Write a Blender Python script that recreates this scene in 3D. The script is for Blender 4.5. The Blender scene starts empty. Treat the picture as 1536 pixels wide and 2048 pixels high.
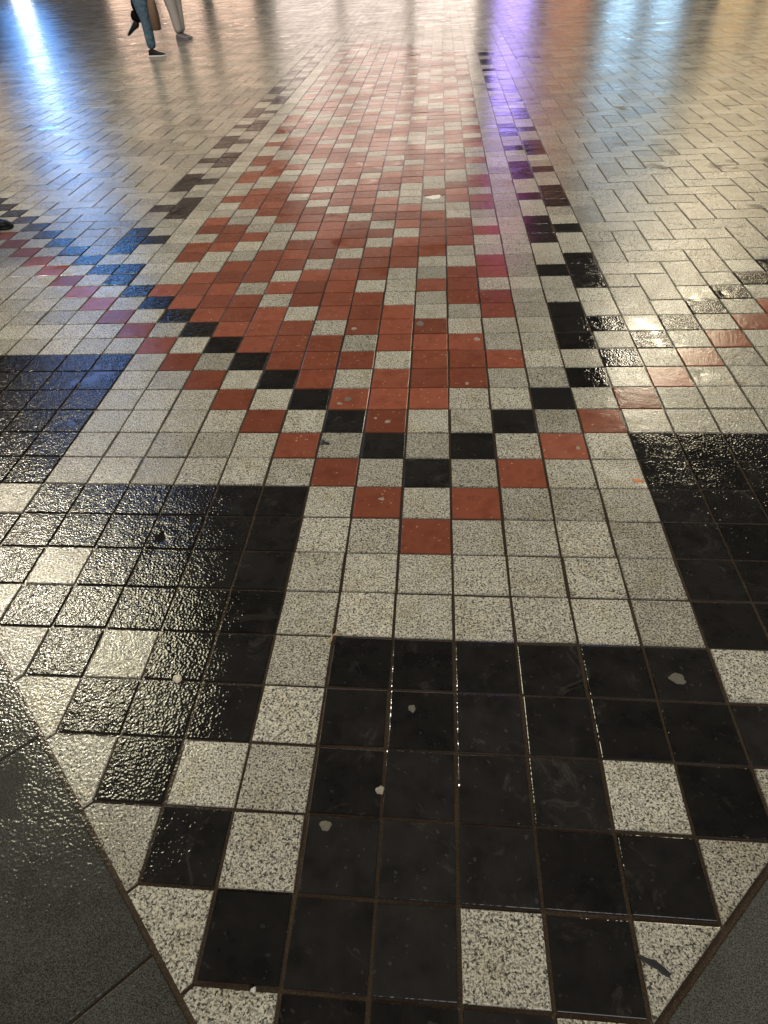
import bpy, math, random
import numpy as np
random.seed(7); RNG = np.random.default_rng(7)
S = bpy.context.scene
COL = S.collection
T = 0.16                                   # tile module in metres (tile plus joint)

# ------------------------------------------------------------------ camera
F_PX, CX, CY = 1365.0, -42.67, -20.56      # focal length and principal point offset, in pixels of the 1536 px wide photo
RIGHT = np.array([0.99459601, 0.08623978, -0.05780548])
DOWN = np.array([0.01161833, -0.64573822, -0.76347048])
FWD = np.array([-0.10316873, 0.75867309, -0.64325062])
CAM = np.array([0.64240567, -9.18566377, 9.0456593]) * T
from mathutils import Matrix, Vector
cd = bpy.data.cameras.new('camera'); cam = bpy.data.objects.new('camera', cd); COL.objects.link(cam)
cd.sensor_fit = 'HORIZONTAL'; cd.sensor_width = 36.0; cd.lens = 36.0 * F_PX / 1536.0
cd.shift_x = -CX / 1536.0; cd.shift_y = CY / 1536.0
cd.clip_start = 0.05; cd.clip_end = 600.0
cam.matrix_world = Matrix(((RIGHT[0], -DOWN[0], -FWD[0], CAM[0]), (RIGHT[1], -DOWN[1], -FWD[1], CAM[1]),
                           (RIGHT[2], -DOWN[2], -FWD[2], CAM[2]), (0, 0, 0, 1)))
S.camera = cam

def ground_at(px, py):                     # where the ray of a photo pixel meets the ground
    d = RIGHT * (px - 768 - CX) / F_PX + DOWN * (py - 1024 - CY) / F_PX + FWD
    t = -CAM[2] / d[2]
    return CAM[0] + d[0] * t, CAM[1] + d[1] * t
def project(p):
    v = np.asarray(p, float) - CAM
    z = v @ FWD
    return 768 + CX + F_PX * (v @ RIGHT) / z, 1024 + CY + F_PX * (v @ DOWN) / z, z

# ------------------------------------------------------------------ sky, dim overhead glow, exposure
W = bpy.data.worlds.new('World'); S.world = W; W.use_nodes = True
wn = W.node_tree; bg = wn.nodes['Background']
sky = wn.nodes.new('ShaderNodeTexSky'); sky.sky_type = 'NISHITA'; sky.sun_disc = False
SUN_EL, SUN_AZ = math.radians(62), math.radians(200)
sky.sun_elevation = math.radians(-4.0); sky.sun_rotation = SUN_AZ
wn.links.new(sky.outputs[0], bg.inputs[0]); bg.inputs[1].default_value = 0.06
sl = bpy.data.lights.new('night_glow', 'SUN'); sl.energy = 1.3; sl.angle = math.radians(40); sl.color = (1.0, 0.975, 0.93)
so = bpy.data.objects.new('night_glow', sl); COL.objects.link(so)
so.rotation_euler = (math.radians(46), 0, math.radians(20))
S.view_settings.view_transform = 'Standard'; S.view_settings.look = 'None'
S.view_settings.exposure = 0.25; S.view_settings.gamma = 1.0; S.view_settings.use_curve_mapping = False
try: S.cycles.sample_clamp_indirect = 4.0; S.cycles.use_denoising = True
except Exception: pass

# ------------------------------------------------------------------ node helpers
def newmat(name):
    m = bpy.data.materials.new(name); m.use_nodes = True
    nt = m.node_tree; return m, nt, nt.nodes['Principled BSDF']
def N(nt, kind, **kw):
    n = nt.nodes.new(kind)
    for k, v in kw.items(): setattr(n, k, v)
    return n
def L(nt, a, b): nt.links.new(a, b)
def noise(nt, vec, scale, detail=3.0, rough=0.55, dist=0.0):
    n = N(nt, 'ShaderNodeTexNoise'); n.inputs['Scale'].default_value = scale
    n.inputs['Detail'].default_value = detail; n.inputs['Roughness'].default_value = rough
    n.inputs['Distortion'].default_value = dist
    L(nt, vec, n.inputs['Vector']); return n.outputs[0]
def ramp(nt, fac, stops, interp='LINEAR'):
    r = N(nt, 'ShaderNodeValToRGB'); r.color_ramp.interpolation = interp
    els = r.color_ramp.elements
    while len(els) < len(stops): els.new(0.5)
    for e, (p, c) in zip(els, stops):
        e.position = p; e.color = (c, c, c, 1) if isinstance(c, (int, float)) else (*c, 1)
    L(nt, fac, r.inputs[0]); return r.outputs[0]
def mth(nt, op, a, b=None, clamp=False):
    n = N(nt, 'ShaderNodeMath', operation=op); n.use_clamp = clamp
    for i, x in enumerate((a, b)):
        if x is None: continue
        if isinstance(x, (int, float)): n.inputs[i].default_value = x
        else: L(nt, x, n.inputs[i])
    return n.outputs[0]
def mixc(nt, fac, a, b, blend='MIX'):
    n = N(nt, 'ShaderNodeMix', data_type='RGBA', blend_type=blend)
    for k, x in ((0, fac), (6, a), (7, b)):
        s = n.inputs[k]
        if isinstance(x, (int, float)): s.default_value = x if k == 0 else (x, x, x, 1)
        elif isinstance(x, tuple): s.default_value = (*x, 1)
        else: L(nt, x, s)
    return n.outputs[2]
def rand_value(nt):                        # one number per piece: per object and per loose piece of a joined part
    oi = N(nt, 'ShaderNodeObjectInfo'); ge = N(nt, 'ShaderNodeNewGeometry')
    s = mth(nt, 'ADD', oi.outputs['Random'], ge.outputs['Random Per Island'])
    return mth(nt, 'FRACT', s), ge.outputs['Position']
def shifted(nt, pos, r, amount):
    c = N(nt, 'ShaderNodeCombineXYZ')
    L(nt, mth(nt, 'MULTIPLY', r, amount), c.inputs[2])
    a = N(nt, 'ShaderNodeVectorMath', operation='ADD'); L(nt, pos, a.inputs[0]); L(nt, c.outputs[0], a.inputs[1])
    return a.outputs[0]
def wet_finish(nt, b, pos, fine, relief, rough_lo, rough_hi, film=0.605):
    """Rain film: stone relief, slow undulation, smooth pools where the film is thick."""
    pool = ramp(nt, noise(nt, pos, 3.1, 3.0, 0.6), [(film, 0.0), (film + 0.09, 1.0)])
    mid = noise(nt, pos, 34.0, 2.0, 0.5)
    big = noise(nt, pos, 7.0, 2.0, 0.5)
    sx = N(nt, 'ShaderNodeSeparateXYZ'); L(nt, pos, sx.inputs[0])      # the trodden middle of the path is worn smooth
    ax = mth(nt, 'ABSOLUTE', mth(nt, 'SUBTRACT', mth(nt, 'ADD', sx.outputs[0], mth(nt, 'MULTIPLY', mth(nt, 'SUBTRACT', big, 0.5), 0.5)), 0.22))
    wear = ramp(nt, mth(nt, 'MULTIPLY', ax, 0.5), [(0.25, 0.32), (0.48, 1.0)])
    grit = mth(nt, 'ADD', noise(nt, pos, 145.0, 0.8, 0.5), mth(nt, 'MULTIPLY', fine, 0.06))
    h = mth(nt, 'ADD', mth(nt, 'MULTIPLY', grit, relief), mth(nt, 'MULTIPLY', mid, relief * 1.2))
    h = mth(nt, 'MULTIPLY', h, mth(nt, 'MULTIPLY', wear, mth(nt, 'SUBTRACT', 1.0, mth(nt, 'MULTIPLY', pool, 0.94))))
    h = mth(nt, 'ADD', h, mth(nt, 'MULTIPLY', big, relief * 1.1))
    bp = N(nt, 'ShaderNodeBump'); bp.inputs['Strength'].default_value = 1.0; bp.inputs['Distance'].default_value = 1.0
    L(nt, h, bp.inputs['Height']); L(nt, bp.outputs[0], b.inputs['Normal'])
    rv = ramp(nt, noise(nt, pos, 1.7, 3.0), [(0.35, rough_lo), (0.65, rough_hi)])
    rv = mth(nt, 'MULTIPLY', rv, mth(nt, 'SUBTRACT', 1.0, mth(nt, 'MULTIPLY', pool, 0.75)))
    L(nt, rv, b.inputs['Roughness'])
    b.inputs['IOR'].default_value = 1.40
    return pool

# ------------------------------------------------------------------ stone materials
def granite(name, lo, mid, hi, fleck, tint, relief=0.0013, scale=1.0, rl=0.13, rh=0.24):
    m, nt, b = newmat(name)
    r, p0 = rand_value(nt); p = shifted(nt, p0, r, 9.0)
    g1 = noise(nt, p, 150 * scale, 3.0, 0.6); g2 = noise(nt, p, 260 * scale, 2.0, 0.5); g3 = noise(nt, p, 13, 3.0, 0.5)
    c = mixc(nt, ramp(nt, g1, [(0.40, 0.0), (0.55, 1.0)]), mid, hi)
    c = mixc(nt, ramp(nt, g2, [(0.42, 1.0), (0.52, 0.0)]), c, lo)
    gm = noise(nt, p, 190 * scale, 2.0, 0.5)
    c = mixc(nt, ramp(nt, gm, [(0.385, 1.0), (0.44, 0.0)]), c, fleck)
    c = mixc(nt, ramp(nt, g3, [(0.45, 0.0), (0.75, 0.55)]), c, tint, 'MULTIPLY')
    hs = N(nt, 'ShaderNodeHueSaturation'); L(nt, c, hs.inputs['Color'])
    L(nt, mth(nt, 'ADD', mth(nt, 'MULTIPLY', r, 0.44), mth(nt, 'ADD', 0.60, mth(nt, 'MULTIPLY', noise(nt, p0, 2.6, 4.0, 0.6), 0.36))), hs.inputs['Value'])
    L(nt, hs.outputs[0], b.inputs['Base Color'])
    wet_finish(nt, b, p0, mth(nt, 'ADD', g1, mth(nt, 'MULTIPLY', g2, 0.4)), relief, rl, rh)
    return m
M_WHITE = granite('white_granite', (0.20, 0.196, 0.17), (0.385, 0.375, 0.325), (0.575, 0.55, 0.455), (0.06, 0.06, 0.056), (0.78, 0.70, 0.55))
M_PAVER = granite('grey_granite', (0.15, 0.138, 0.115), (0.32, 0.30, 0.25), (0.48, 0.455, 0.38), (0.04, 0.037, 0.033), (0.78, 0.69, 0.56), 0.0015, 0.9)
M_SLAB = granite('dark_slab_stone', (0.036, 0.037, 0.033), (0.060, 0.062, 0.055), (0.095, 0.097, 0.086), (0.024, 0.024, 0.022), (0.55, 0.55, 0.48), 0.0011, 2.0, 0.08, 0.15)
def smooth_tile(name, a, b_, dark, speck, relief, rl, rh, blot):
    m, nt, b = newmat(name)
    r, p0 = rand_value(nt); p = shifted(nt, p0, r, 9.0)
    g1 = noise(nt, p, 190, 3.0, 0.65); g3 = noise(nt, p, 17, 4.0, 0.6); g4 = noise(nt, p, 70, 1.0)
    c = mixc(nt, ramp(nt, g3, [(0.35, 0.0), (0.68, 1.0)]), a, b_)
    c = mixc(nt, ramp(nt, g3, [(0.30, blot), (0.44, 0.0)]), c, dark)
    c = mixc(nt, ramp(nt, g4, [(0.715, 0.0), (0.735, 0.55)]), c, speck)
    sc = noise(nt, p0, 9.0, 6.0, 0.75, 1.2)
    c = mixc(nt, ramp(nt, sc, [(0.58, 0.0), (0.80, 0.16)]), c, (0.30, 0.28, 0.25))
    hs = N(nt, 'ShaderNodeHueSaturation'); L(nt, c, hs.inputs['Color'])
    L(nt, mth(nt, 'ADD', mth(nt, 'MULTIPLY', r, 0.55), 0.72), hs.inputs['Value'])
    L(nt, hs.outputs[0], b.inputs['Base Color'])
    wet_finish(nt, b, p0, g1, relief, rl, rh)
    return m
M_RED = smooth_tile('red_clay', (0.25, 0.080, 0.046), (0.18, 0.054, 0.033), (0.09, 0.032, 0.024), (0.5, 0.36, 0.27), 0.0008, 0.13, 0.24, 0.5)
M_BLACK = smooth_tile('black_clay', (0.013, 0.0125, 0.012), (0.020, 0.019, 0.018), (0.009, 0.009, 0.008), (0.05, 0.05, 0.047), 0.0014, 0.03, 0.07, 0.4)
def grout():
    m, nt, b = newmat('mortar')
    ge = N(nt, 'ShaderNodeNewGeometry'); p = ge.outputs['Position']
    c = mixc(nt, noise(nt, p, 9, 4.0), (0.026, 0.018, 0.012), (0.062, 0.045, 0.032))
    c = mixc(nt, ramp(nt, noise(nt, p, 400, 2.0), [(0.55, 0.0), (0.7, 0.5)]), c, (0.16, 0.13, 0.10))
    L(nt, c, b.inputs['Base Color'])
    wet_finish(nt, b, p, noise(nt, p, 330, 2.0), 0.0012, 0.12, 0.22)
    return m
M_GROUT = grout()
def plain(name, col, rough=0.6, spec=0.5, var=0.12, scale=30.0, bump=0.0):
    m, nt, b = newmat(name)
    tc = N(nt, 'ShaderNodeTexCoord'); n = noise(nt, tc.outputs['Object'], scale, 4.0)
    c = mixc(nt, n, tuple(x * (1 - var) for x in col), tuple(min(1, x * (1 + var)) for x in col))
    L(nt, c, b.inputs['Base Color']); b.inputs['Roughness'].default_value = rough
    b.inputs['Specular IOR Level'].default_value = spec
    if bump:
        bp = N(nt, 'ShaderNodeBump'); bp.inputs['Distance'].default_value = bump; L(nt, n, bp.inputs['Height']); L(nt, bp.outputs[0], b.inputs['Normal'])
    return m
def glow(name, col, strength, vary=0.0, scale=1.0):
    m, nt, b = newmat(name)
    b.inputs['Base Color'].default_value = (0.02, 0.02, 0.02, 1); b.inputs['Emission Color'].default_value = (*col, 1)
    b.inputs['Emission Strength'].default_value = strength
    if vary:                                # goods and fittings behind the glass, unevenly lit
        tc = N(nt, 'ShaderNodeTexCoord'); n = noise(nt, tc.outputs['Object'], scale, 2.0)
        L(nt, mth(nt, 'MULTIPLY', ramp(nt, n, [(0.3, 1 - vary), (0.7, 1.0)]), strength), b.inputs['Emission Strength'])
    return m

# ------------------------------------------------------------------ mesh helpers
def mesh_obj(name, verts, faces, mat, parent=None, smooth=False):
    me = bpy.data.meshes.new(name); me.from_pydata([tuple(v) for v in verts], [], [tuple(f) for f in faces]); me.update()
    if mat: me.materials.append(mat)
    if smooth: me.polygons.foreach_set('use_smooth', [True] * len(me.polygons))
    o = bpy.data.objects.new(name, me); COL.objects.link(o)
    if parent: o.parent = parent
    return o
def tag(o, label=None, cat=None, group=None, kind=None):
    for k, v in (('label', label), ('category', cat), ('group', group), ('kind', kind)):
        if v: o[k] = v
    return o
def empty(name, loc=(0, 0, 0), rz=0.0):
    o = bpy.data.objects.new(name, None); COL.objects.link(o); o.location = loc; o.rotation_euler = (0, 0, rz); return o
def box(verts, faces, x0, x1, y0, y1, z0, z1):
    b = len(verts)
    verts += [(x0, y0, z0), (x1, y0, z0), (x1, y1, z0), (x0, y1, z0), (x0, y0, z1), (x1, y0, z1), (x1, y1, z1), (x0, y1, z1)]
    faces += [(b, b + 3, b + 2, b + 1), (b + 4, b + 5, b + 6, b + 7), (b, b + 1, b + 5, b + 4), (b + 1, b + 2, b + 6, b + 5), (b + 2, b + 3, b + 7, b + 6), (b + 3, b, b + 4, b + 7)]
def boxobj(name, x0, x1, y0, y1, z0, z1, mat, parent=None):
    v, f = [], []; box(v, f, x0, x1, y0, y1, z0, z1); return mesh_obj(name, v, f, mat, parent)
def poly_inset(poly, d):                   # shrink a convex counter-clockwise polygon by d
    n = len(poly); lines = []
    for i in range(n):
        p, q = np.array(poly[i]), np.array(poly[(i + 1) % n]); e = (q - p) / np.linalg.norm(q - p)
        nrm = np.array([-e[1], e[0]]); lines.append((p + nrm * d, e))
    out = []
    for i in range(n):
        (p, e), (q, f) = lines[i - 1], lines[i]
        den = e[0] * f[1] - e[1] * f[0]
        t = ((q[0] - p[0]) * f[1] - (q[1] - p[1]) * f[0]) / den
        out.append(tuple(p + e * t))
    return out
DEPTH = 0.030
def tile_mesh(poly, bev=0.0017):           # rounded-arris block, top at z = 0
    rings = [(0.0, -DEPTH), (0.0, -bev), (bev * 0.3, -bev * 0.3), (bev, 0.0)]
    verts, faces, n = [], [], len(poly)
    for d, z in rings:
        verts += [(x, y, z) for x, y in (poly_inset(poly, d) if d else poly)]
    for k in range(len(rings) - 1):
        for i in range(n):
            j = (i + 1) % n; faces.append((k * n + i, k * n + j, (k + 1) * n + j, (k + 1) * n + i))
    faces.append(tuple(range((len(rings) - 1) * n, len(rings) * n)))
    return verts, faces
def rect(w, h): return [(-w / 2, -h / 2), (w / 2, -h / 2), (w / 2, h / 2), (-w / 2, h / 2)]

# ------------------------------------------------------------------ paving pattern
PERIOD = {12: 'RRRWRRRWWRRWW', 13: 'WRRRWRRRWWRRW', 14: 'WWRRRWRRRWWRW', 15: 'RWWRRRWRRRWWW', 16: 'RRWWRRRWRRRWW',
          17: 'WRRWWRRRWRRRW', 18: 'RRWWRRRWRRRWW', 19: 'RWWRRRWRRRWWW', 20: 'WWRRRWRRRWWRW', 21: 'WRRRWRRRWWRRW'}   # columns -9 .. 3
NEAR = {-3: {-7: 'W', -6: 'K', -5: 'W', -4: 'K', -3: 'K', -2: 'W', 5: 'W'}, -4: {-6: 'W', -2: 'W'},
        -5: {-5: 'W', -3: 'W', -2: 'W', 3: 'W', 5: 'W'}, -6: {-4: 'W', -2: 'W', 4: 'W'},
        -7: {-3: 'W', 1: 'W', 3: 'W'}, -8: {-2: 'W', 2: 'W'}, -9: {-1: 'W', 1: 'W', 0: 'K'}}
INNER = {4: {-4: 'R', -2: 'K', -1: 'R', 2: 'K', 4: 'R'}, 5: {-5: 'R', -3: 'K', -2: 'R', -1: 'R', 0: 'R', 3: 'K', 5: 'R'},
         6: {-6: 'R', -4: 'K', -3: 'R', -2: 'W', -1: 'R', 0: 'R', 1: 'R', 4: 'K', 6: 'R'},
         7: {-5: 'K', -4: 'R', -3: 'R', -2: 'R', -1: 'W', 0: 'R', 1: 'R', 2: 'R', 5: 'K'},
         8: {-6: 'K', -5: 'R', -4: 'R', -3: 'R', -2: 'W', -1: 'R', 0: 'R', 1: 'R'},
         9: {-7: 'K', -6: 'R', -5: 'R', -4: 'R', -3: 'W', -2: 'R', -1: 'R', 0: 'R'},
         10: {-8: 'K', -7: 'R', -6: 'R', -5: 'R', -4: 'W', -3: 'R', -2: 'R', -1: 'R', 2: 'R'},
         11: {-9: 'K', -8: 'R', -7: 'R', -6: 'R', -5: 'W', -4: 'R', -3: 'R', -2: 'R', 1: 'R', 2: 'R'}}
END = 66                                   # the mosaic stops at a dark diagonal course
def dash(c, r):                            # broken black lines along both borders
    k = r % 8
    if c == 4: return k in (0, 1, 2) or k == 5
    if c == 5: return k in (4, 5, 6) or k == 1
    if c == -12: return k in (0, 1, 2) or k == 5
    if c == -11: return k in (4, 5, 6) or k == 1
    return False
def kind_of(c, r):
    """R red, W white, K black, H paver field, None outside (slabs)."""
    if c + r < -10 or c - r > 10: return None
    if r <= -3: return NEAR.get(r, {}).get(c, 'K')
    if r <= -1:
        if -2 <= c <= 4: return 'W'
        if c <= -3: return 'W' if c + r == -10 or (c + r == -8 and r % 2) else 'K'
        return 'K'
    if r <= 1:
        if abs(c) == r: return 'R'
        if -2 <= c <= 4: return 'W'
        if c <= -3: return 'W' if c + r == -10 or (c + r == -8 and r % 2) else 'K'
        return 'K'
    if r <= 3 and c >= 5: return 'K'
    if r <= 7 and c <= -9: return 'K'
    if c + r == END and -13 < c < 9: return 'K'
    if c + r > END: return 'W' if -1 <= c <= 6 else 'H'
    if r < 34 and abs(c) == r: return 'R'
    if r < 34 and abs(c) == r - 2 and r >= 2: return 'K'
    if 2 <= r <= 3: return 'W'
    if r <= 11:
        if c in INNER[r]: return INNER[r][c]
        if c in (4, 5) and r >= 8 and dash(c, r) and abs(c) < r - 2: return 'K'
        if c >= 6 and r >= 9 and c < r - 3: return 'H'
        return 'W'
    if -9 <= c <= 3: return PERIOD[12 + (r - 12) % 10][c + 9]
    if dash(c, r) and abs(c) < r - 2: return 'K'
    if -12 <= c <= 5: return 'W'
    if abs(c) < r - 3: return 'H'
    return 'W' if r < 34 else 'H'

# ------------------------------------------------------------------ pavement: bed, then every piece of it
gv, gf = [], []
box(gv, gf, -90, 90, -40, 110, -0.60, -0.0058)
pavement = tag(mesh_obj('pavement', gv, gf, M_GROUT), 'dark brown mortar bed of the wet mosaic tile pavement', 'pavement', kind='structure')
JOINT = 0.0085
UNIT = {}
def unit(key, mat, w, h):
    if key not in UNIT:
        v, f = tile_mesh(rect(w, h)); me = bpy.data.meshes.new(key); me.from_pydata(v, [], f); me.update(); me.materials.append(mat); UNIT[key] = me
    return UNIT[key]
MATS = {'R': M_RED, 'W': M_WHITE, 'K': M_BLACK, 'H': M_PAVER}
NAMES = {'R': 'red_tile', 'W': 'white_tile', 'K': 'black_tile', 'H': 'paver'}
pieces = []                                # kind, centre x, y, width, height (in modules)
cut = []
R0, R1 = -12, 225
for r in range(R0, R1):
    half = 26 + max(0, r) * 0.78
    c0, c1 = int(-half), int(half * 0.85)
    for c in range(c0, c1):
        k = kind_of(c, r)
        if k is None: continue
        if c + r == -10 or c - r == 10:
            cut.append((c, r, k)); continue
        if k != 'H': pieces.append((k, c + 0.5, r + 0.5, 1, 1)); continue
        d = (r - c) % 4 if c > 0 else (r + c + 1) % 4
        s = 1 if c > 0 else -1             # the left field mirrors the right one
        if d == 0:
            if kind_of(c, r + 1) == 'H': pieces.append(('H', c + 0.5, r + 1.0, 1, 2))
            else: pieces.append(('H', c + 0.5, r + 0.5, 1, 1))
        elif d == 1:
            if kind_of(c, r - 1) != 'H': pieces.append(('H', c + 0.5, r + 0.5, 1, 1))
        elif d == 3:
            if kind_of(c + s, r) == 'H': pieces.append(('H', c + 0.5 + s * 0.5, r + 0.5, 2, 1))
            else: pieces.append(('H', c + 0.5, r + 0.5, 1, 1))
        else:
            if kind_of(c - s, r) != 'H': pieces.append(('H', c + 0.5, r + 0.5, 1, 1))
def shown_size(x, y, w, h):
    ps = [project(((x + a * w / 2) * T, (y + b * h / 2) * T, 0)) for a, b in ((-1, -1), (1, -1), (1, 1), (-1, 1))]
    if min(p[2] for p in ps) < 0.1: return 0
    if max(p[0] for p in ps) < 0 or min(p[0] for p in ps) > 1536 or max(p[1] for p in ps) < 0 or min(p[1] for p in ps) > 2048: return 0
    return 0.5 * abs(sum(ps[i][0] * ps[(i + 1) % 4][1] - ps[(i + 1) % 4][0] * ps[i][1] for i in range(4)))
byk = {}
for p in pieces: byk.setdefault(p[0], []).append((shown_size(*p[1:]), p))
def jitter(x, y):                          # how unevenly the pieces are bedded
    far = min(1.0, max(0.0, (y - 5) / 40))
    a = math.radians(0.30 + 0.22 * far)
    return RNG.normal(0, 0.0005) - 0.0004, RNG.normal(0, a * 0.55), RNG.normal(0, a * 0.55), RNG.normal(0, 0.006)
for k, lst in byk.items():
    lst.sort(key=lambda t: -t[0])
    near = [p for s, p in lst[:300] if s > 60]; rest = [p for s, p in lst if True][len(near):]
    for (_, x, y, w, h) in near:
        dx, dy = RNG.normal(0, 0.0009, 2)
        o = bpy.data.objects.new(NAMES[k], unit('%s_%d%d' % (NAMES[k], w, h), MATS[k], w * T - JOINT, h * T - JOINT)); COL.objects.link(o)
        z, rx, ry, rz = jitter(x, y)
        o.location = (x * T + dx, y * T + dy, z); o.rotation_euler = (rx, ry, rz); o.parent = pavement
        o.scale = (1 + RNG.normal(0, 0.004), 1 + RNG.normal(0, 0.004), 1)
    # everything smaller in view is joined
    V, Fq = [], []
    b = 0.0009
    for (_, x, y, w, h) in rest:
        hw, hh = (w * T - JOINT) / 2, (h * T - JOINT) / 2
        z, rx, ry, rz = jitter(x, y)
        base = len(V)
        for (ins, zz) in ((0, -DEPTH), (0, -b), (b, 0.0)):
            for sx, sy in ((-1, -1), (1, -1), (1, 1), (-1, 1)):
                ax, ay = sx * (hw - ins), sy * (hh - ins)
                V.append((x * T + ax, y * T + ay, z + zz + rx * ay - ry * ax))
        for q in range(2):
            for i in range(4):
                j = (i + 1) % 4; Fq.append((base + q * 4 + i, base + q * 4 + j, base + q * 4 + 4 + j, base + q * 4 + 4 + i))
        Fq.append((base + 8, base + 9, base + 10, base + 11))
    if V:
        me = bpy.data.meshes.new('distant_' + NAMES[k] + 's')
        va = np.array(V, np.float32); fa = np.array(Fq, np.int32)
        me.vertices.add(len(va)); me.vertices.foreach_set('co', va.ravel())
        me.loops.add(fa.size); me.loops.foreach_set('vertex_index', fa.ravel())
        me.polygons.add(len(fa)); me.polygons.foreach_set('loop_start', np.arange(0, fa.size, 4, dtype=np.int32))
        me.update(calc_edges=True); me.shade_flat(); me.materials.append(MATS[k])
        o = bpy.data.objects.new('distant_' + NAMES[k] + 's', me); COL.objects.link(o); o.parent = pavement; o['kind'] = 'stuff'
# cut tiles along the slabs
EL, ER = -9.27, 10.07                      # slab edges: u + v = EL on the left, u - v = ER on the right
for (c, r, k) in cut:
    if c + r == -10 and c - r == 10: continue
    if c + r == -10:
        n = (-1 - 0 - EL - 8) / 2.0        # 0.135: the cut corner reaches a little past the cell
        n = (-9 - EL) / 2.0
        poly = [(c + 1, r + 1), (c, r + 1), (c - n, r + 1 - n), (c + 1 - n, r - n), (c + 1, r)]
    else:
        n = (ER - 10) / 2.0
        poly = [(c, r + 1), (c, r), (c + n, r - n), (c + 1 + n, r + 1 - n), (c + 1, r + 1)]
    cx = sum(p[0] for p in poly) / 5; cy = sum(p[1] for p in poly) / 5
    if shown_size(cx, cy, 1, 1) == 0 and c + r == -10 and c < -12: continue
    poly = [((a - cx) * T, (b_ - cy) * T) for a, b_ in poly]
    v, f = tile_mesh(poly_inset(poly, JOINT / 2))
    o = mesh_obj(NAMES[k], v, f, MATS[k], pavement); o.location = (cx * T, cy * T, RNG.normal(0, 0.0004))
# large dark slabs outside the mosaic, set at 45 degrees
def slab(center, along, out, w, d):
    a, o_ = np.array(along), np.array(out)
    poly = [center - a * w / 2, center + a * w / 2, center + a * w / 2 + o_ * d, center - a * w / 2 + o_ * d]
    if np.cross(poly[1] - poly[0], poly[2] - poly[1]) < 0: poly = poly[::-1]
    c = sum(poly) / 4; poly = [tuple((p - c) * T) for p in poly]
    v, f = tile_mesh(poly_inset(poly, 0.0035), 0.002)
    o = mesh_obj('slab', v, f, M_SLAB, pavement); o.location = (c[0] * T, c[1] * T, -0.001 + RNG.normal(0, 0.0006))
    o.rotation_euler = (RNG.normal(0, 0.003), RNG.normal(0, 0.003), 0)
q2 = math.sqrt(0.5); LEN = 5.35 / math.sqrt(2)
for row in range(3):
    for i in range(-3, 4):
        off = LEN * 0.5 * (row % 2)
        # left: edge u+v=EL, along (1,-1)/sqrt2, joints at u-v = -1.17 + 5.35 n
        s = (-1.17 + 5.35 * (i + 0.5)) * q2 + off
        p = np.array([EL / 2, EL / 2]) + np.array([q2, -q2]) * s + np.array([-q2, -q2]) * (0.02 + row * LEN)
        if p[0] < 0.2 - row * 1.5: slab(p, (q2, -q2), (-q2, -q2), LEN, LEN)
        s = (-3.85 + 5.35 * (i + 0.5)) * q2 + off
        p = np.array([ER / 2, -ER / 2]) + np.array([q2, q2]) * s + np.array([q2, -q2]) * (0.04 + row * LEN)
        if p[0] > 1.9 + row * 1.5: slab(p, (q2, q2), (q2, -q2), LEN, LEN)

# ------------------------------------------------------------------ lit buildings round the square (beyond the frame, seen mirrored in the wet paving)
M_WALL = plain('dark_brick_wall', (0.10, 0.075, 0.06), 0.85)
M_WALL2 = plain('pale_render_wall', (0.30, 0.27, 0.23), 0.85)
M_FRAME = plain('window_frame_metal', (0.03, 0.03, 0.032), 0.4)
M_ROOF = plain('slate_roof', (0.05, 0.05, 0.055), 0.8)
def building(name, label, x0, x1, yf, h, depth, wall, lit):
    """A facade facing the square at y = yf; lit: list of (part name, x0, x1, z0, z1, material)."""
    b = tag(empty(name, ((x0 + x1) / 2, yf, 0)), label, 'building'); ox = (x0 + x1) / 2
    boxobj('wall', x0 - ox, x1 - ox, 0, depth, 0, h, wall, b)
    boxobj('roof', x0 - ox - 0.15, x1 - ox + 0.15, -0.2, depth + 0.2, h + 0.003, h + 0.5, M_ROOF, b)
    for (pn, a, c, z0, z1, m) in lit:
        pr = 0.35 if pn == 'sign' else 0.05
        o = boxobj(pn, a - ox, c - ox, -pr, -0.003, z0, z1, m, b)
        if pn == 'window':
            v, f = [], []
            for (p, q, s, t) in ((a - 0.08, c + 0.08, z1, z1 + 0.08), (a - 0.08, c + 0.08, z0 - 0.08, z0), (a - 0.08, a, z0, z1), (c, c + 0.08, z0, z1), ((a + c) / 2 - 0.03, (a + c) / 2 + 0.03, z0, z1)):
                box(v, f, p - ox, q - ox, -0.09, -0.052 if p == (a + c) / 2 - 0.03 else -0.002, s, t)
            mesh_obj('frame', v, f, M_FRAME, o)
    return b
G_WARM = glow('warm_window_light', (1.0, 0.70, 0.42), 2.2, 0.5, 1.2)
G_TAN = glow('amber_window_light', (1.0, 0.68, 0.50), 3.6, 0.4, 0.8)
G_PINKW = glow('shop_window_light', (1.0, 0.82, 0.72), 2.5, 0.35, 1.0)
G_BLUE = glow('blue_sign_light', (0.13, 0.40, 1.0), 6.0)
G_CORE = glow('white_screen_light', (0.80, 0.92, 1.0), 8.0)
G_VIO = glow('violet_sign_light', (0.46, 0.34, 1.0), 3.6)
G_MAG = glow('magenta_sign_light', (0.85, 0.10, 0.50), 1.2)
G_ORA = glow('orange_sign_light', (1.0, 0.36, 0.18), 1.0)
G_CYAN = glow('cyan_sign_light', (0.42, 0.72, 1.0), 4.2)
G_TANUP = glow('dim_amber_window_light', (1.0, 0.68, 0.50), 0.4, 0.4, 0.8)
G_PINKUP = glow('dim_shop_window_light', (1.0, 0.80, 0.68), 2.4, 0.35, 1.0)
G_GOLDUP = glow('dim_gold_window_light', (1.0, 0.66, 0.30), 0.4, 0.4, 1.0)
G_GOLD = glow('gold_window_light', (1.0, 0.66, 0.30), 3.0, 0.5, 1.0)
YF = 42.0
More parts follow.
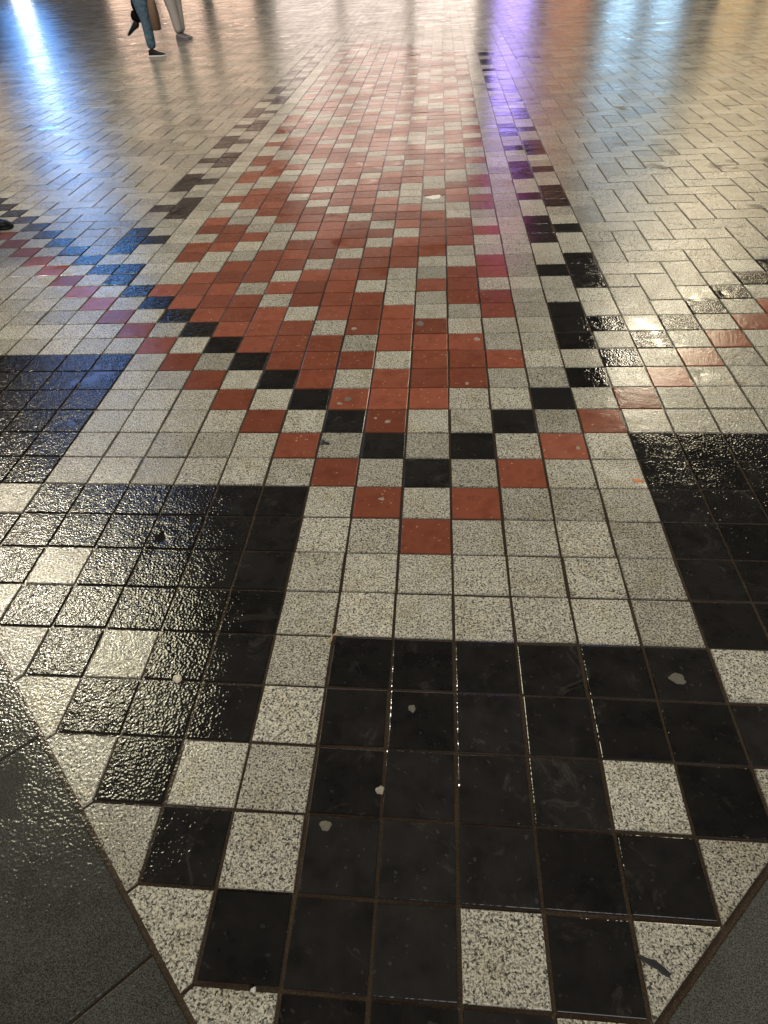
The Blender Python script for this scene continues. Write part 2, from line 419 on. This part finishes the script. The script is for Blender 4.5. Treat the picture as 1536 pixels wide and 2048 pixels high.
building('corner_building', 'dark brick corner building with tall blue sign and white screen', -33, -18.0, YF, 15, 8, M_WALL,
         [('window', -32, -29, 0.8, 3.4, G_WARM), ('window', -28.4, -25, 0.8, 3.4, G_WARM), ('sign', -23.2, -20.9, 3.2, 14.3, G_BLUE), ('screen', -22.6, -21.7, 0.6, 2.6, G_CORE)])
building('amber_lit_building', 'brick building with rows of dim amber windows', -17.8, -9.0, YF, 14, 8, M_WALL,
         [('window', x, x + 2.3, z, z + 2.4, G_TAN if z < 2 else G_TANUP) for x in (-17.3, -14.6, -11.9) for z in (0.8, 4.2, 7.6, 10.8)])
building('bright_shop_building', 'pale rendered building with bright wide shop windows', -8.8, 2.4, YF, 13, 8, M_WALL2,
         [('window', x, x + 3.2, z, z + 2.9, G_PINKW if z < 2 else G_PINKUP) for x in (-8.4, -4.8, -1.2) for z in (0.5, 4.2, 7.9)])
building('violet_sign_building', 'narrow brick building with violet and magenta vertical signs', 2.6, 8.0, YF, 16, 8, M_WALL,
         [('sign', 3.0, 4.7, 0.8, 7.5, G_VIO), ('neon_panel', 3.0, 5.4, 11.0, 15.2, G_MAG), ('window', 5.6, 7.6, 0.8, 3.6, G_ORA), ('window', 5.7, 7.5, 4.6, 8.0, G_ORA)])
building('cyan_sign_building', 'brick building with pale cyan illuminated fascia panels', 8.2, 12.6, YF, 13, 8, M_WALL,
         [('sign', 8.6, 9.9, 0.9, 5.0, G_CYAN), ('sign', 10.8, 12.0, 0.9, 4.4, G_CYAN)])
building('gold_window_building', 'tall brick building with golden lit windows and white billboard on top', 12.8, 24.0, YF, 25, 8, M_WALL,
         [('window', x, x + 2.2, z, z + 2.4, G_GOLD if z < 2 else G_GOLDUP) for x in (13.4, 16.2, 19.0, 21.6) for z in (0.8, 4.4, 8.0)] + [('billboard', 13.0, 18.0, 15.5, 23.5, glow('roof_billboard_light', (1.0, 0.86, 0.58), 17.0, 0.35, 0.6))])
# a side building on the left with a lit billboard and a blue blade sign over the paving
sb = tag(empty('side_building', (-10.0, 7.0, 0)), 'pale rendered side building with white billboard and projecting blue blade sign', 'building')
boxobj('wall', -4, 2.0, -5, 4.4, 0, 15.0, M_WALL2, sb); boxobj('roof', -4.2, 2.2, -5.2, 4.6, 15.003, 15.4, M_ROOF, sb)
boxobj('billboard', 2.003, 2.25, -0.1, 3.2, 9.4, 14.0, glow('billboard_light', (1.0, 0.92, 0.64), 26.0, 0.35, 0.9), sb)
boxobj('sign', 2.05, 3.6, 3.4, 3.7, 4.0, 8.2, glow('blue_blade_light', (0.26, 0.42, 0.95), 2.6), sb)
boxobj('bracket', 2.003, 3.6, 3.50, 3.60, 8.3, 8.4, M_FRAME, sb)
for z in (0.9, 4.2):
    o = boxobj('window', 2.003, 2.05, -4.2, -1.2, z, z + 2.2, G_WARM, sb)

# ------------------------------------------------------------------ street lamps (lit, out of the frame)
M_POST = plain('black_lamp_post_paint', (0.02, 0.02, 0.022), 0.35)
def lathe(prof, n=20):
    v, f = [], []
    for (rr, z) in prof:
        for i in range(n):
            a = 2 * math.pi * i / n; v.append((rr * math.cos(a), rr * math.sin(a), z))
    for k in range(len(prof) - 1):
        for i in range(n):
            j = (i + 1) % n; f.append((k * n + i, k * n + j, (k + 1) * n + j, (k + 1) * n + i))
    return v, f
def street_lamp(label, x, y, h, watts, col, rad=0.24, head=18.0):
    t = tag(empty('street_lamp', (x, y, 0)), label, 'street lamp', 'street lamps around the square')
    v, f = lathe([(0.0, 0.01), (0.17, 0.01), (0.17, 0.25), (0.10, 0.35), (0.085, 1.0), (0.06, 1.1), (0.045, h - 0.35), (0.09, h - 0.28), (0.0, h - 0.27)]); mesh_obj('post', v, f, M_POST, t, True)
    v, f = lathe([(rad * math.sin(math.pi * k / 12), h - rad * math.cos(math.pi * k / 12)) for k in range(13)]); mesh_obj('globe', v, f, glow('lamp_globe_light', col, head), t, True)
    v, f = lathe([(0.0, h + rad * 1.25), (0.06, h + rad * 1.15), (rad * 0.9, h + rad * 0.75), (rad * 0.88, h + rad * 0.70), (0.0, h + rad * 0.98)]); mesh_obj('cap', v, f, M_POST, t, True)
    ld = bpy.data.lights.new('lamp_light', 'POINT'); ld.energy = watts; ld.color = col; ld.shadow_soft_size = rad
    lo = bpy.data.objects.new('lamp_light', ld); COL.objects.link(lo); lo.location = (0, 0, h - rad - 0.12 if False else h); lo.parent = t
    t.children[1].visible_shadow = True
    return t
WARM = (1.0, 0.90, 0.74)
street_lamp('black street lamp with white globe beside the pale side building', -5.6, 4.4, 5.2, 0, WARM, 0.26, 280.0)
street_lamp('tall black street lamp with globe before the golden windowed building', 6.3, 18.4, 8.6, 0, WARM, 0.42, 60.0)
street_lamp('added black street lamp with globe on the slab paving', 2.6, -6.0, 5.0, 0, WARM, 0.26, 130.0)  # unseen lamp added behind the camera to brighten the foreground

# ------------------------------------------------------------------ people
M_SKIN = plain('skin', (0.45, 0.28, 0.20), 0.5)
M_HAIR = plain('dark_hair', (0.03, 0.02, 0.015), 0.5)
M_SOLE = plain('white_rubber', (0.62, 0.62, 0.60), 0.5)
M_BLK = plain('black_cloth', (0.004, 0.004, 0.006), 0.9, 0.08)
M_SHOE = plain('black_leather', (0.008, 0.008, 0.010), 0.5, 0.25)
def skin_obj(name, pts, edges, mat, parent, sub=2):
    """pts: list of (x, y, z, rx[, ry]); grown into one continuous surface along the edges."""
    me = bpy.data.meshes.new(name); me.from_pydata([p[:3] for p in pts], edges, []); me.update()
    o = bpy.data.objects.new(name, me); COL.objects.link(o); o.parent = parent
    m = o.modifiers.new('skin', 'SKIN'); m.use_smooth_shade = True
    sv = me.skin_vertices[0].data
    for i, p in enumerate(pts): sv[i].radius = (p[3], p[4] if len(p) > 4 else p[3]); sv[i].use_root = (i == 0)
    o.modifiers.new('sub', 'SUBSURF').levels = sub; o.modifiers['sub'].render_levels = sub
    me.materials.append(mat); return o
def shoe(parent, x, y, z, pitch, upper, sole_mat, heading=0.0):
    """A shoe whose ankle is at x, y, z; toes to +x, turned down by pitch."""
    prof = [(-0.075, 0.026, 0.05), (-0.06, 0.036, 0.10), (-0.01, 0.040, 0.115), (0.05, 0.042, 0.085), (0.11, 0.047, 0.062), (0.165, 0.044, 0.05), (0.20, 0.026, 0.038)]
    def loft(z0, zf, grow):
        v, f, n = [], [], 12
        for (px, hw, hh) in prof:
            zt = zf(hh)
            for k in range(n):
                a = 2 * math.pi * k / n; c_, s_ = math.cos(a), math.sin(a)
                v.append((px * (1 + grow * 0.5), (hw + grow * 0.04) * math.copysign(abs(c_) ** 0.7, c_), z0 + (zt - z0) * (0.5 + 0.5 * math.copysign(abs(s_) ** 0.6, s_))))
        for q in range(len(prof) - 1):
            for k in range(n):
                j = (k + 1) % n; f.append((q * n + k, q * n + j, (q + 1) * n + j, (q + 1) * n + k))
        f.append(tuple(range(n))[::-1]); f.append(tuple(range((len(prof) - 1) * n, len(prof) * n)))
        return v, f
    v, f = loft(0.012, lambda h: h, 0.0); up = mesh_obj('shoe', v, f, upper, parent, True)
    up.location = (x, y, z - 0.10); up.rotation_euler = (0, pitch, heading)
    v, f = loft(0.0, lambda h: 0.024, 0.09); mesh_obj('sole', v, f, sole_mat, up)
    return up
def person(label, loc, rz, J, m_trouser, m_coat, m_shoe, sole, coat_hem=None, add_leg_sleeve=False, m_hair=M_HAIR, scale=1.0):
    """J: joints in metres, +x is the way the person walks, y to the left, z up."""
    t = tag(empty('person', loc, rz), label, 'person'); t.scale = (scale,) * 3
    hipL, kneL, ankL, hipR, kneR, ankR = (J[k] for k in ('hipL', 'kneL', 'ankL', 'hipR', 'kneR', 'ankR'))
    lean = J.get('lean', 0.0)
    pel = ((hipL[0] + hipR[0]) / 2, 0, hipL[2] + 0.06); ch = (pel[0] + lean, 0, 1.32); nk = (ch[0] + 0.02, 0, 1.47)
    pts = [(*pel, .10, .12), (*ch, .10, .14), (*nk, .055), (nk[0] + .015, 0, 1.53, .055), (nk[0] + .03, 0, 1.60, .085, .075), (nk[0] + .03, 0, 1.68, .09, .078), (nk[0] + .02, 0, 1.74, .05),
           (nk[0] + .125, 0, 1.605, .012), (nk[0] + .03, .085, 1.62, .012), (nk[0] + .03, -.085, 1.62, .012)]
    E_ = [(0, 1), (1, 2), (2, 3), (3, 4), (4, 5), (5, 6), (4, 7), (4, 8), (4, 9)]
    def chain(start, lst):
        k = start
        for p in lst: pts.append(p); E_.append((k, len(pts) - 1)); k = len(pts) - 1
        return k
    chain(0, [(*hipL, .085), (*kneL, .05), (*ankL, .036)]); chain(0, [(*hipR, .085), (*kneR, .05), (*ankR, .036)])
    for side, el, wr in ((1, J['elL'], J['wrL']), (-1, J['elR'], J['wrR'])):
        w = chain(1, [(ch[0], side * .17, 1.38, .05), (*el, .038), (*wr, .026)])
        d = np.array(wr) - np.array(el); d /= np.linalg.norm(d); pa = np.array(wr) + d * .07
        pw = chain(w, [(*pa, .018, .035)])
        for q, ln in ((-.03, .062), (-.01, .072), (.01, .070), (.03, .055)):   # four fingers, loosely curled
            f1 = pa + d * .03 + np.array([q, 0, 0]); f2 = f1 + d * ln * .55 + np.array([0, -side * .012, 0]); f3 = f2 + d * ln * .4 + np.array([0, -side * .022, 0])
            chain(pw, [(*f1, .009), (*f2, .0085), (*f3, .007)])
        th = np.array(wr) + d * .03 + np.array([.035, 0, 0]); chain(w, [(*th, .010), (*(th + d * .035 + np.array([.015, 0, 0])), .0085)])
    skin_obj('body', pts, E_, M_SKIN, t)
    v, f = lathe([(0.0, .125), (.06, .11), (.097, .06), (.103, .0), (.09, -.05), (.07, -.06)], 18); h = mesh_obj('hair', v, f, m_hair, t, True); h.location = (nk[0] + .012, 0, 1.665)
    for s_ in (-1, 1):
        v, f = lathe([(.011 * math.sin(math.pi * k / 6), -.011 * math.cos(math.pi * k / 6)) for k in range(7)], 10); e = mesh_obj('eye', v, f, M_SOLE, t, True); e.location = (nk[0] + .105, s_ * .032, 1.635)
    mid = lambda a, b, k: tuple(a[i] + (b[i] - a[i]) * k for i in range(3))
    tp = [(*pel, .14, .16), (*hipL, .15), (*mid(hipL, kneL, .5), .135), (*kneL, .092), (*mid(kneL, ankL, .5), .084), (*ankL, .074),
          (*hipR, .15), (*mid(hipR, kneR, .5), .135), (*kneR, .092), (*mid(kneR, ankR, .5), .084), (*ankR, .074)]
    skin_obj('trousers', tp, [(0, 1), (1, 2), (2, 3), (3, 4), (4, 5), (0, 6), (6, 7), (7, 8), (8, 9), (9, 10)], m_trouser, t)
    cp = [(ch[0], 0, ch[2], .14, .19), (pel[0] + lean * .4, 0, 1.10, .13, .165), (pel[0], 0, .93, .15, .175), (ch[0], 0, 1.44, .08, .12)]
    ce = [(0, 1), (1, 2), (0, 3)]
    for hm in (coat_hem or []): cp.append(hm); ce.append((2 if len(cp) == 5 else len(cp) - 2, len(cp) - 1))
    for side, el, wr in ((1, J['elL'], J['wrL']), (-1, J['elR'], J['wrR'])):
        b0 = len(cp); cp += [(ch[0], side * .18, 1.39, .075), (*el, .058), (*mid(el, wr, .93), .042)]; ce += [(0, b0), (b0, b0 + 1), (b0 + 1, b0 + 2)]
    skin_obj('coat', cp, ce, m_coat, t)
    shoe(t, ankL[0], ankL[1], ankL[2], J.get('pitchL', 0), m_shoe, sole); shoe(t, ankR[0], ankR[1], ankR[2], J.get('pitchR', 0), m_shoe, sole)
    if add_leg_sleeve:
        skin_obj('raised_leg_sleeve', [(*mid(hipL, kneL, .4), .135), (*mid(hipL, kneL, .75), .13), (*kneL, .115), (*mid(kneL, ankL, .5), .10), (*ankL, .085)], [(0, 1), (1, 2), (2, 3), (3, 4)], m_coat, t)  # black cloth sleeve added over the raised left leg, covering the denim
    return t
M_JEANS = plain('blue_denim', (0.075, 0.125, 0.175), 0.85, 0.3, 0.25, 16, 0.05)
M_GREYT = plain('pale_grey_cloth', (0.36, 0.32, 0.29), 0.85)
M_GSHOE = plain('grey_suede', (0.16, 0.14, 0.14), 0.7)
M_DKJ = plain('navy_cloth', (0.015, 0.018, 0.03), 0.85)
M_BRN = plain('brown_cloth', (0.11, 0.065, 0.04), 0.8)
ax, ay = ground_at(312, 112)
person('person in blue jeans and black coat striding on one white-soled shoe', (ax, ay, 0), math.radians(-6),
       dict(hipL=(-.03, .09, .90), kneL=(-.09, .10, .53), ankL=(-.34, .10, .56), hipR=(-.04, -.09, .90), kneR=(.0, -.09, .50), ankR=(0, -.08, .10),
            pitchL=2.3, elL=(-.10, .27, 1.12), wrL=(.05, .28, .90), elR=(.02, -.27, 1.12), wrR=(.15, -.22, .90), lean=.05),
       M_JEANS, M_BLK, M_SHOE, M_SOLE, [(-.10, .06, .80, .19, .14), (-.17, .10, .58, .20, .13)], add_leg_sleeve=True)
# the brown bag in that person's hand
bag = tag(empty('shoulder_bag', (ax + 0.19, ay - 0.23, 0.37)), 'narrow brown bag hanging from the hand of the striding person', 'bag')
v, f = [], []
for (z, w, d) in ((0.0, .050, .07), (.02, .066, .085), (.20, .070, .085), (.36, .060, .06), (.40, .052, .04)):
    for k in range(16):
        a = 2 * math.pi * k / 16; c_, s_ = math.cos(a), math.sin(a)
        v.append((w * math.copysign(abs(c_) ** .6, c_), d * math.copysign(abs(s_) ** .6, s_), z))
for q in range(4):
    for k in range(16):
        j = (k + 1) % 16; f.append((q * 16 + k, q * 16 + j, (q + 1) * 16 + j, (q + 1) * 16 + k))
f.append(tuple(range(16))[::-1]); f.append(tuple(range(64, 80)))
mesh_obj('pouch', v, f, M_BRN, bag, True)
for s_ in (-1, 1):
    skin_obj('handle', [(-.035, s_ * .03, .39, .006), (-.03, s_ * .015, .47, .006), (0, s_ * .004, .52, .006), (.03, s_ * .015, .47, .006), (.035, s_ * .03, .39, .006)], [(0, 1), (1, 2), (2, 3), (3, 4)], M_BRN, bag, 1)
bx_, by_ = ground_at(366, 79)
person('person in pale grey trousers walking behind the brown bag', (bx_, by_, 0), math.radians(-20),
       dict(hipL=(-.10, .09, .90), kneL=(-.06, .09, .50), ankL=(-.06, .09, .10), hipR=(-.10, -.09, .90), kneR=(-.05, -.09, .50), ankR=(0, -.08, .10), pitchL=0.0,
            elL=(-.1, .27, 1.12), wrL=(.02, .27, .88), elR=(-.16, -.27, 1.12), wrR=(-.2, -.25, .86), lean=.03), M_GREYT, M_BRN, M_GSHOE, M_GSHOE)
cx_, cy_ = ground_at(33, 452)
person('person in navy trousers with one black shoe toe beside the bluish black tiles', (cx_ - 0.21, cy_ + 0.02, 0), math.radians(-6),
       dict(hipL=(-.26, .09, .90), kneL=(-.40, .09, .50), ankL=(-.66, .09, .20), hipR=(-.26, -.09, .90), kneR=(-.13, -.09, .50), ankR=(0, -.05, .10), pitchL=.7,
            elL=(-.2, .28, 1.12), wrL=(-.05, .27, .9), elR=(-.34, -.28, 1.12), wrR=(-.42, -.26, .88), lean=.04), M_DKJ, M_BLK, M_SHOE, M_SHOE)
dx_, dy_ = ground_at(413, -14)
person('person in dark clothes standing farther off before the amber windows', (dx_, dy_, 0), math.radians(80),
       dict(hipL=(0, .09, .90), kneL=(.02, .10, .50), ankL=(0, .10, .10), hipR=(0, -.09, .90), kneR=(.02, -.10, .50), ankR=(-.05, -.10, .10),
            elL=(-.02, .27, 1.12), wrL=(.04, .26, .88), elR=(-.02, -.27, 1.12), wrR=(.04, -.26, .88)), M_DKJ, M_BLK, M_SHOE, M_SHOE)

# ------------------------------------------------------------------ litter and trodden gum
M_GUM = plain('old_gum', (0.11, 0.103, 0.082), 0.6, 0.4, 0.5, 240)
M_GUMW = plain('pale_gum', (0.25, 0.225, 0.185), 0.6, 0.4, 0.4, 240)
M_PEB = plain('pale_pebble', (0.62, 0.57, 0.45), 0.5, 0.5, 0.2, 200)
def blob(name, px, py, wpx, hpx, mat, label, cat, group=None, z=0.0012, seed=0, lumps=0.16, ang=0.0):
    """A low irregular lump stuck to the paving; wpx, hpx: how wide and high it shows in the photo."""
    x, y = ground_at(px, py)
    x1, _ = ground_at(px + wpx / 2, py); _, y1 = ground_at(px, py - hpx / 2); _, y0 = ground_at(px, py + hpx / 2)
    rx, ry = abs(x1 - x), (y1 - y0) / 2
    rr = random.Random(seed * 31 + 5); n = 30; ph = [rr.uniform(0, 6.28) for _ in range(4)]
    def rad(a): return 1 + lumps * (math.sin(2 * a + ph[0]) * .5 + math.sin(3 * a + ph[1]) * .6 + math.sin(5 * a + ph[2]) * .45 + math.sin(9 * a + ph[3]) * .2)
    v, f = [], []
    for k, (s_, zz) in enumerate(((1.0, -0.0015), (0.96, z * .55), (0.80, z), (0.4, z * 1.08))):
        for i in range(n):
            a = 2 * math.pi * i / n; q = rad(a) * s_
            p, w_ = rx * q * math.cos(a), ry * q * math.sin(a)
            v.append((p * math.cos(ang) - w_ * math.sin(ang), p * math.sin(ang) + w_ * math.cos(ang), zz * (1 + (0.25 * rr.uniform(-1, 1) if k > 1 else 0))))
    for k in range(3):
        for i in range(n):
            j = (i + 1) % n; f.append((k * n + i, k * n + j, (k + 1) * n + j, (k + 1) * n + i))
    f.append(tuple(range(3 * n, 4 * n)))
    o = mesh_obj(name, v, f, mat, None, True); o.location = (x, y, 0); return tag(o, label, cat, group)
GG = 'gum spots trodden into the tiles'
for i, (px, py, w, h, m, lab) in enumerate([
    (1355, 1357, 38, 24, M_GUM, 'large olive oval gum spot alone on a black tile'),
    (651, 1651, 26, 26, M_GUM, 'round grey gum spot on black tile beside a white tile'),
    (760, 1580, 19, 20, M_GUMW, 'pale round gum spot at the joint of two black tiles'),
    (824, 1417, 16, 18, M_GUM, 'small ragged grey gum crumb on black tile'),
    (763, 998, 15, 6, M_GUMW, 'pale oblong gum spot on red tile of the front diagonal'),
    (775, 843, 12, 7, M_GUMW, 'larger of two pale gum spots on one red tile'),
    (751, 836, 7, 4, M_GUMW, 'smaller of two pale gum spots on one red tile'),
    (696, 798, 17, 9, M_GUM, 'wide pale gum smear on red tile right of a black one'),
    (679, 807, 13, 5, M_GUMW, 'narrow gum spot below the wide smear on red tile'),
    (708, 657, 12, 6, M_GUMW, 'cream gum spot on dark red tile behind a white one'),
    (954, 678, 14, 8, M_GUMW, 'cream gum spot at the corner of a purplish red tile'),
    (840, 647, 18, 12, M_GUM, 'broad grey gum patch in the corner of a red tile'),
    (934, 767, 8, 8, M_GUMW, 'drop shaped gum spot low on a red tile'),
    (1156, 896, 10, 7, M_GUMW, 'pale gum spot on speckled red tile of the right diagonal')]):
    blob('chewing_gum', px, py, w * .88, h * .88, m, lab, 'chewing gum', GG, 0.0006, i)
blob('pebble', 355, 1358, 17, 16, M_PEB, 'small cream pebble lying on the joint of wet black tiles', 'pebble', None, 0.006, 41, 0.10)
blob('crumb', 507, 1980, 12, 10, M_SOLE, 'tiny white crumb on the joint above a cut white tile', 'crumb', None, 0.004, 43, 0.3)
blob('leaf_scrap', 1276, 961, 22, 6, plain('orange_leaf', (0.62, 0.22, 0.08), 0.5), 'orange leaf scrap on white tile beside the black tiles', 'leaf', None, 0.0015, 44, 0.3)
blob('leaf_scrap', 1312, 1932, 62, 20, plain('dark_leaf', (0.022, 0.022, 0.024), 0.45), 'dark wet leaf strip on the triangular cut white tile', 'leaf', None, 0.0012, 45, 0.22, -0.55)
blob('leaf_scrap', 648, 886, 20, 9, plain('black_leaf', (0.012, 0.011, 0.010), 0.5), 'black ragged leaf scrap between a red and a white tile', 'leaf', None, 0.003, 46, 0.5)
blob('paper_scrap', 868, 394, 26, 8, plain('white_paper', (0.75, 0.74, 0.68), 0.6), 'torn white paper scrap on a far white tile', 'paper', None, 0.002, 47, 0.25, 0.3)
tw = [ground_at(*p) for p in ((655, 1288), (663, 1282), (664, 1273), (670, 1269), (684, 1264))]
o = skin_obj('twig', [(x - tw[0][0], y - tw[0][1], 0.002, .0022 if k else .0045) for k, (x, y) in enumerate(tw)], [(0, 1), (1, 2), (2, 3), (3, 4)], plain('pale_twig', (0.42, 0.30, 0.17), 0.6), None, 1)
o.location = (tw[0][0], tw[0][1], 0); tag(o, 'pale bent twig lying across the corner of a black tile', 'twig')
